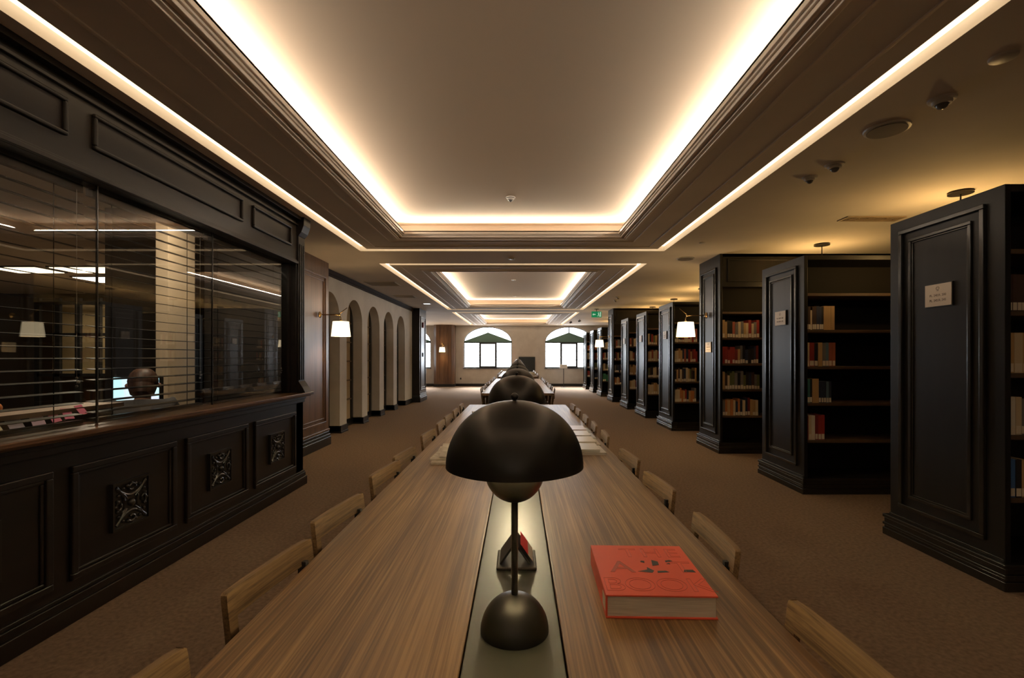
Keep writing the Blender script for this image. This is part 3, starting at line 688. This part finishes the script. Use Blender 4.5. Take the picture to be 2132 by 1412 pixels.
def flowerpot():
    r = thing('table_lamp', None, 'lamp')
    n = 48
    prof = [(0,.080)] + [(.0745*math.sin(t), .002+.078*math.cos(t)) for t in [PI/2*i/14 for i in range(1, 15)]] + [(.0745,0), (0,0)]
    MB().lathe(prof, n=n).build('base', M_LAMP, r, smooth=True)
    MB().tube([(0,0,.075), (0,0,.46)], .0075, 16).build('stem', M_LAMP, r, smooth=True)
    def dome(R, hgt, z0, tk):
        out = [(R*math.sin(t)**.92, z0+hgt*math.cos(t)) for t in [PI/2*i/20 for i in range(21)]]
        return out
    o_ = dome(.150, .142, .362, 0); i_ = dome(.1475, .139, .3625, 0)
    MB().lathe(o_ + i_[::-1], n=64).build('shade', M_LAMP, r, smooth=True)
    il = dome(.1468, .138, .3635, 0)
    MB().lathe(il, n=64).build('shade_lining', M_LAMPIN, r, smooth=True)
    bo = [(.066*math.sin(t), .352-.070*math.cos(t)) for t in [PI/2*i/14 for i in range(15)]]
    bi = [(.064*math.sin(t), .352-.066*math.cos(t)) for t in [PI/2*i/14 for i in range(15)]]
    MB().lathe(bo + bi[::-1], n=40).build('inner_bowl', M_LAMP, r, smooth=True)
    MB().ball((0,0,.5125), .0085, 20).lathe([(.004,.500), (.004,.506)], n=12).build('finial', M_BLK, r, smooth=True)
    light('bulb', 'POINT', (0, -.022, .385), P_LAMP, (1, .82, .5), .018, parent=r)
    return r
lamp = None
LY = [1.0645, 2.52, 3.98, 5.42, 8.45, 9.9, 11.35, 12.8, 15.2, 16.6, 18.0, 19.3]
for i, y in enumerate(LY):
    if lamp is None: lamp = flowerpot(); o = lamp
    else: o = copy_tree(lamp)
    o.location = (-.008, y, TZ)
    tag(o, 'black dome table lamp, %s from the near end, on the %s reading table' % (ORD[i % 4], TN[i//4]), 'lamp', 'dome lamps along the reading tables')

# tented power box on the inlay
r = thing('desktop_power_box', 'dark tent shaped power box on the inlay behind the nearest lamp', 'power box', (-.0, 1.36, TZ))
MB().box(-.062, .052, 0, .13, 0, .008).build('base_plate', mat('brown_metal', (.03,.025,.021), .65, spec=.2), r, bevel=.003)
MB().rbox((-.030, .065, .042), (.072, .11, .006), (0, -.95, 0)).build('lid', M_BLK, r, bevel=.002)
q = MB().rbox((.012, .065, .042), (.072, .11, .006), (0, .95, 0)).build('socket_flap', M_BLK, r, bevel=.002)
MB().rbox((.0175, .065, .054), (.036, .10, .001), (0, .95, 0)).build('red_label', mat('label_red', (.7,.03,.03), .6), q)
MB().rbox((.0345, .065, .030), (.026, .10, .001), (0, .95, 0)).build('white_label', mat('label_white', (.7,.64,.55), .4), q)

# ------------------------------------------------------------------ chairs
def chair_proto():
    # local: backrest plane at x=0 facing +x (table on the +x side), width along y
    r = thing('reading_chair', None, 'chair')
    wv = .175; zb, zt = .58, .80; lean = .12
    def bx(z): return -(z-.46)*lean
    m = MB()
    def slab(y0, y1, z0, z1, th=.016, cr=0):
        n0 = len(m.b.verts)
        m.prism([(bx(z0), z0), (bx(z0)-th, z0), (bx(z1)-th, z1), (bx(z1), z1)], 'y', y0, y1)
    b = m.b
    # plate with a cut-out: outline extruded along the lean
    def P(y, z, t): return Vector((bx(z)-t - .008*(1-(y/wv)**2)*1.0, y, z))
    ysn = [-wv, -wv+.008, -wv+.03, -.12, -.06, 0, .06, .12, wv-.03, wv-.008, wv]
    zsn = [zb, .64, .737, .78, .795, zt]
    grid = {}
    def V(i, j, t):
        y, z = ysn[i], zsn[j]
        if j == 5 and i in (0, 10): y *= .955; z -= .0
        if j == 5 and i in (1, 9): z -= .002
        if j == 4 and i in (0, 10): y *= .99
        key = (i, j, t)
        if key not in grid: grid[key] = b.verts.new(P(y, z, t))
        return grid[key]
    solid = lambda i, j: 0 <= i < 10 and 0 <= j < 5 and not (j == 1 and 2 <= i < 8)
    th = .016
    for i in range(10):
        for j in range(5):
            if not solid(i, j): continue
            b.faces.new([V(i,j,0), V(i+1,j,0), V(i+1,j+1,0), V(i,j+1,0)]); b.faces.new([V(i,j,th), V(i,j+1,th), V(i+1,j+1,th), V(i+1,j,th)])
            for (di, dj, e) in ((-1,0,((i,j),(i,j+1))), (1,0,((i+1,j+1),(i+1,j))), (0,-1,((i+1,j),(i,j))), (0,1,((i,j+1),(i+1,j+1)))):
                if not solid(i+di, j+dj):
                    (p, q_), (s, t_) = e; b.faces.new([V(p,q_,0), V(s,t_,0), V(s,t_,th), V(p,q_,th)])
    m.build('backrest', M_CHAIRX, r, bevel=.003)
    for s in (-1, 1):
        q = MB().tube([(-.020, s*.150, .66), (-.008, s*.150, .46), (-.045, s*.165, 0)], .016, 8, [.012,.018,.014]); q.build('leg', M_CHAIRZ, r, smooth=True)
        q = MB().tube([(.36, s*.150, .44), (.385, s*.165, 0)], .016, 8, [.018,.014]); q.build('leg', M_CHAIRZ, r, smooth=True)
    MB().box(-.015, .40, -.19, .19, .44, .462).build('seat', M_CHAIRX, r, bevel=.008)
    MB().box(0, .36, -.165, -.145, .39, .44).box(0, .36, .145, .165, .39, .44).build('seat_rail', M_CHAIRZ, r)
    MB().box(-.050, -.026, .12, .135, .635, .750).box(-.046, -.026, .11, .165, .635, .648).build('black_bracket', M_BLK, r)
    return r
cp = None
def chair(x, y, side, label, group, rot=0.0, first=[True]):
    global cp
    if cp is None: cp = chair_proto(); o = cp
    else: o = copy_tree(cp)
    o.location = (x, y, 0); o.rotation_euler = (0, 0, (0 if side < 0 else PI) + rot)
    tag(o, label, 'chair', group); return o
LFT = [.73, 1.27, 1.75, 2.36, 2.76, 3.48, 4.05, 4.5, 5.0, 5.53]
RGT = [.91, 1.53, 2.13, 2.70, 3.45, 3.95, 4.45, 5.0, 5.5]
XL = -.625+.053; XR = .60+.043-.053
for i, y in enumerate(LFT):
    chair(-.600, y+(.0), -1, 'slotted oak chair, %s from near end, left side of front table' % ORD[i], 'chairs at the front table', [-.12,-.13,-.14,-.12,-.10,-.08,.0,-.06,.0,.03][i])
for i, y in enumerate(RGT):
    chair(.570, y, 1, 'slotted oak chair, %s from near end, right side of front table' % ORD[i], 'chairs at the front table', [.04,-.02,.08,.07,-.05,-.06,-.03,-.02,.03][i])
for t in (1, 2):
    a, b = TAB[t]; n = 9 if t == 1 else 7
    for s in (-1, 1):
        for i in range(n):
            y = a+.35+i*(b-a-.7)/(n-1) + random.uniform(-.03, .03)
            chair(TX+s*.58, y, s, 'slotted oak chair, %s from near end, %s side of %s table' % (ORD[i], 'left' if s < 0 else 'right', TN[t]), 'chairs at the %s table' % TN[t], random.uniform(-.08, .08))

# ------------------------------------------------------------------ far left table with chairs
r = thing('side_table', 'small table at the far left beneath the arched window', 'table', (-4.6, 18.9, 0))
MB().box(-.7, .7, -.9, .9, .70, .74).build('table_top', M_TABLE, r, bevel=.004)
for sx in (-1, 1):
    for sy in (-1, 1): MB().box(sx*.6-.03, sx*.6+.03, sy*.8-.03, sy*.8+.03, 0, .70).build('leg', M_ESP, r)
for i, yy in enumerate((18.3, 18.9, 19.5)):
    chair(-3.80, yy, 1, 'slotted oak chair at the far left table, %s from near end' % ORD[i], 'chairs at the far left table')

# ------------------------------------------------------------------ the red book
r = thing('red_book', 'thick red art book lying flat on the front table', 'book', (.201, 1.112, TZ), -.03)
w, d, h, t = .255, .295, .054, .004
MB().box(0, w, 0, d, h-t, h).box(0, t, 0, d, t, h-t).box(0, w, 0, d, 0, t).build('cover', M_RED, r, bevel=.0012)
MB().box(t, w-.004, .004, d-.004, t, h-t).build('page_block', M_PAGES, r)
for txt, yy, sz, xc, sp in (('THE', .215, .080, .155, 1.2), ('A', .120, .095, .062, 1), ('T', .120, .095, .218, 1), ('BOOK', .022, .095, .132, .94)):
    text_mesh('cover_lettering', txt, sz, M_REDD, r, Matrix.Translation((xc, yy, h+.0001)), outline=.0005, spacing=sp)
text_mesh('cover_lettering', 'A', .095, mat('faded_red', (.50,.085,.05), .45), r, Matrix.Translation((.062, .120, h)), ext=.0002)
for pts in ([(.10,.125),(.135,.118),(.142,.130),(.128,.150),(.126,.136)], [(.145,.160),(.150,.195),(.165,.185),(.163,.165)], [(.118,.182),(.128,.176),(.130,.188),(.121,.190)],
            [(.148,.118),(.178,.122),(.172,.130),(.150,.129)], [(.185,.182),(.205,.190),(.198,.196),(.186,.192)], [(.184,.172),(.194,.170),(.192,.178)],
            [(.215,.125),(.245,.123),(.242,.138),(.220,.137)]):
    MB().prism(pts, 'z', h, h+.0005).build('black_print', M_BLK, r)
MB().box(-.0006, 0, .01, .05, .012, .042).build('spine_label', M_LABEL, r)

# ------------------------------------------------------------------ newspapers and magazines on the tables
def paper(nm, x, y, z, w, d, t, rz, m, label, cat, grp=None, pic=True):
    r = thing(nm, label, cat, (x, y, z), rz, grp)
    b = MB()
    n = max(2, int(t/.003))
    for i in range(n): e = random.uniform(0, .006); b.box(-w/2+e, w/2-e*.3, -d/2+random.uniform(0,.005), d/2-e, i*t/n, (i+.8)*t/n)
    b.build('pages', m, r)
    if pic: MB().box(-w*.32, w*.25, -d*.3, d*.25, t*.995, t+.0006).build('front_picture', M_PRINT, r)
    return r
npn = [('folded newspaper at the bottom of the left stack', -.30, 2.95, 0, .40, .50, .012, .05), ('folded newspaper in the middle of the left stack', -.31, 2.97, .012, .38, .46, .010, -.04),
       ('folded newspaper with a dark picture topping the left stack', -.29, 2.99, .022, .37, .42, .010, .10), ('yellowed newspaper lying behind the left stack', -.26, 3.42, 0, .30, .30, .012, .15),
       ('small pale booklet near the far left corner of front table', -.42, 5.1, 0, .12, .16, .02, .2)]
for lb, x, y, z, w, d, t, rz in npn: paper('newspaper', x, y, TZ+z, w, d, t, rz, M_PAPER, lb, 'newspaper', 'newspapers on the left of the front table')
mc = [((.55,.5,.45),'pale'), ((.62,.58,.52),'white'), ((.4,.33,.22),'tan'), ((.6,.52,.4),'cream'), ((.45,.44,.42),'grey'), ((.6,.55,.5),'ivory'), ((.4,.42,.38),'grey green'), ((.6,.45,.36),'pinkish')]
for i, (c, nmc) in enumerate(mc):
    mm = mat('magazine_'+nmc.replace(' ', '_'), c, .3)
    j = i//2; up = i % 2
    paper('magazine', .33+.01*j-.02*up+random.uniform(-.008,.008), 3.08+.27*j+.015*up, TZ+up*.016, .43-.03*up, .25-.02*up, .015, random.uniform(-.02,.02), mm, '%s magazine, %s of the %s pile on the right side' % (nmc, ['bottom', 'top'][up], ORD[j]), 'magazine', 'magazines on the right of the front table', False)
for i in range(4):
    paper('magazine', .36+.03*(i%2), 15.3+.35*i, TZ, .24, .30, .04+.03*(i%3), .3*i, M_PAPER, 'pale magazine pile on the far table, %s from the near end' % ORD[i], 'magazine', 'magazine piles on the far table', False)

# ------------------------------------------------------------------ far wall objects
r = thing('wall_screen', 'dark rectangular screen on the far wall between windows', 'screen', (.395, YF, 0))
MB().box(-.375, .375, -.06, 0, .52, 1.335).build('housing', mat('screen_black', (.02,.024,.026), .3), r, bevel=.005)
MB().box(-.36, .36, -.063, -.06, .535, 1.32).build('display', mat('screen_glass', (.025,.03,.033), .15), r)
r = thing('notice_stand', 'slim floor stand holding a white notice beneath the right window', 'stand', (2.0, 21.4, 0))
MB().tube([(0,0,.01), (0,0,.86)], .014, 10).build('pole', M_BLK, r)
MB().lathe([(0,0), (.14,0), (.14,.012), (0,.02)], n=24).build('base', M_BLK, r)
MB().rbox((0, 0, .91), (.33, .012, .20), (-.5, 0, 0)).build('notice_board', mat('notice_white', (.85,.85,.82), .4), r)
o = MB().box(-2.66, -2.60, YF-.03, YF, .30, .38).build('wall_socket', M_BLK); tag(o, 'small black socket low on the far wall beside the pier', 'socket')

# ------------------------------------------------------------------ things on the ceiling
def disc(nm, x, y, rad, z, label, cat, dome=False, grille=False, parts=True):
    r = thing(nm, label, cat, (x, y, z))
    MB().lathe([(0,0), (rad,0), (rad*.97,-.010), (rad*.80,-.014), (0,-.014)], n=36).build('housing', M_WHITEP, r, smooth=True)
    if dome: MB().lathe([(rad*.72,-.014), (rad*.66,-.030), (rad*.5,-.032)], n=28).build('collar', M_WHITEP, r, smooth=True); MB().ball((0,0,-.028), rad*.45, 20).build('dome', mat('smoked_dome', (.14,.14,.15), .2), r, smooth=True)
    if grille: MB().lathe([(0,-.014), (rad*.85,-.014), (rad*.85,-.017), (0,-.019)], n=36).build('grille', mat('speaker_cloth', (.26,.23,.2), .8), r)
    return r
disc('ceiling_speaker', 2.31, 3.04, .125, ZC, 'large round ceiling speaker above the right aisle', 'speaker', grille=True)
disc('security_camera', 2.35, 2.69, .066, ZC, 'dome camera on the ceiling, nearer than the round speaker', 'camera', dome=True)
disc('security_camera', 2.355, 3.61, .066, ZC, 'dome camera on the ceiling beyond the round speaker', 'camera', dome=True)
disc('smoke_detector', 2.32, 3.86, .055, ZC, 'small smoke detector beside the farther dome camera', 'detector', dome=True)
disc('smoke_detector', 2.31, 2.31, .055, ZC, 'flat round ceiling disc near the top right corner', 'detector')
disc('smoke_detector', 2.30, 6.07, .035, ZC, 'tiny ceiling disc beyond the corner of the near coffer', 'detector')
disc('ceiling_speaker', 2.43, 7.05, .125, ZC, 'dark round speaker on the ceiling before the near tall bookcase', 'speaker', grille=True)
disc('smoke_detector', -.08, 5.06, .05, 3.005, 'white sprinkler disc on the near coffer ceiling', 'sprinkler', dome=True)
disc('smoke_detector', -.10, 7.05, .05, ZC, 'small disc on the beam between near and middle coffers', 'detector')
disc('smoke_detector', -.10, 10.5, .05, 3.005, 'white disc on the middle coffer ceiling, nearer one', 'detector')
disc('smoke_detector', -.10, 13.3, .05, 3.005, 'white disc on the middle coffer ceiling, farther one', 'detector')
disc('smoke_detector', 2.39, 11.6, .06, ZC, 'ceiling detector beside the middle coffer, nearer one', 'detector', dome=True)
disc('security_camera', 2.45, 12.2, .06, ZC, 'dome camera beside the middle coffer, farther than the detector', 'camera', dome=True)
def grille(x0, x1, y0, y1, label, frame=M_WHITEP):
    r = thing('air_grille', label, 'vent', ((x0+x1)/2, (y0+y1)/2, ZC)); a, b = (x1-x0)/2, (y1-y0)/2
    m = MB(); m.box(-a, a, -b, -b+.02, -.01, 0).box(-a, a, b-.02, b, -.01, 0).box(-a, -a+.02, -b+.02, b-.02, -.01, 0).box(a-.02, a, -b+.02, b-.02, -.01, 0).build('frame', frame, r)
    s = MB(); n = max(3, int(2*b/.03))
    for i in range(n): yy = -b+.02+(2*b-.04)*(i+.5)/n; s.rbox((0, yy, -.006), (2*a-.04, .018, .002), (.6, 0, 0))
    for i in range(6): xx = -a+.02+(2*a-.04)*(i+.5)/6; s.box(xx-.003, xx+.003, -b+.02, b-.02, -.008, -.003)
    s.build('louvres', frame, r)
M_TAN = mat('tan_metal', (.35,.27,.18), .5)
grille(3.35, 3.95, 4.93, 5.10, 'tan linear air grille above the second bookcase', M_TAN)
grille(-2.95, -2.35, 9.25, 9.75, 'square air grille on the ceiling before the near arches')
grille(-2.95, -2.45, 11.3, 11.7, 'square air grille on the ceiling above the far arches')
r = thing('ceiling_spotlight', 'small bright square downlight near the far end of arcade', 'ceiling light', (-2.45, 13.0, ZC))
MB().box(-.11, .11, -.11, .11, -.012, 0).build('frame', M_WHITEP, r); MB().box(-.08, .08, -.08, .08, -.016, -.012).build('diffuser', mat('downlight', (1,1,1), .4, 0, 1.2, (1,1,1)), r)
for i, (x, y) in enumerate([(2.35, 18.6), (2.10, 19.4)]):
    r = thing('track_spotlight', 'small dark spotlight on the far ceiling, %s one' % ['right', 'left'][i], 'spotlight', (x, y, ZC), 0, 'dark spotlights on the far ceiling')
    MB().tube([(0,0,0), (0,0,-.05)], .012, 8).build('stem', M_BLK, r); MB().tube([(-.03,-.05,-.07), (.03,.05,-.05)], .035, 14).build('head', M_BLK, r, smooth=True)
r = thing('exit_sign', 'green exit sign with white arrow and running figure hanging from ceiling', 'sign', (2.34, 14.5, ZC))
MB().tube([(0,0,0), (0,0,-.08)], .008, 8).box(-.06, .06, -.02, .02, -.015, 0).build('hanger', M_BLK, r)
MB().box(-.15, .15, -.015, .015, -.255, -.075).build('panel', M_EXIT, r, bevel=.004)
MB().prism([(-.125,-.165), (-.085,-.13), (-.085,-.152), (-.03,-.152), (-.03,-.178), (-.085,-.178), (-.085,-.20)], 'y', -.019, -.015).build('arrow', M_EXITW, r)
rm = MB().box(.095, .13, -.018, -.015, -.235, -.095).prism([(.045,-.10), (.062,-.10), (.066,-.115), (.055,-.125), (.043,-.115)], 'y', -.019, -.015)
rm.prism([(.035,-.13), (.07,-.13), (.075,-.18), (.055,-.185), (.045,-.16)], 'y', -.019, -.015)
rm.prism([(.05,-.18), (.07,-.18), (.085,-.205), (.075,-.235), (.065,-.232), (.072,-.205)], 'y', -.0192, -.015).prism([(.05,-.178), (.06,-.185), (.035,-.215), (.012,-.222), (.012,-.212), (.03,-.206)], 'y', -.0193, -.015)
rm.build('running_figure', M_EXITW, r)
print('books', nbook[0])
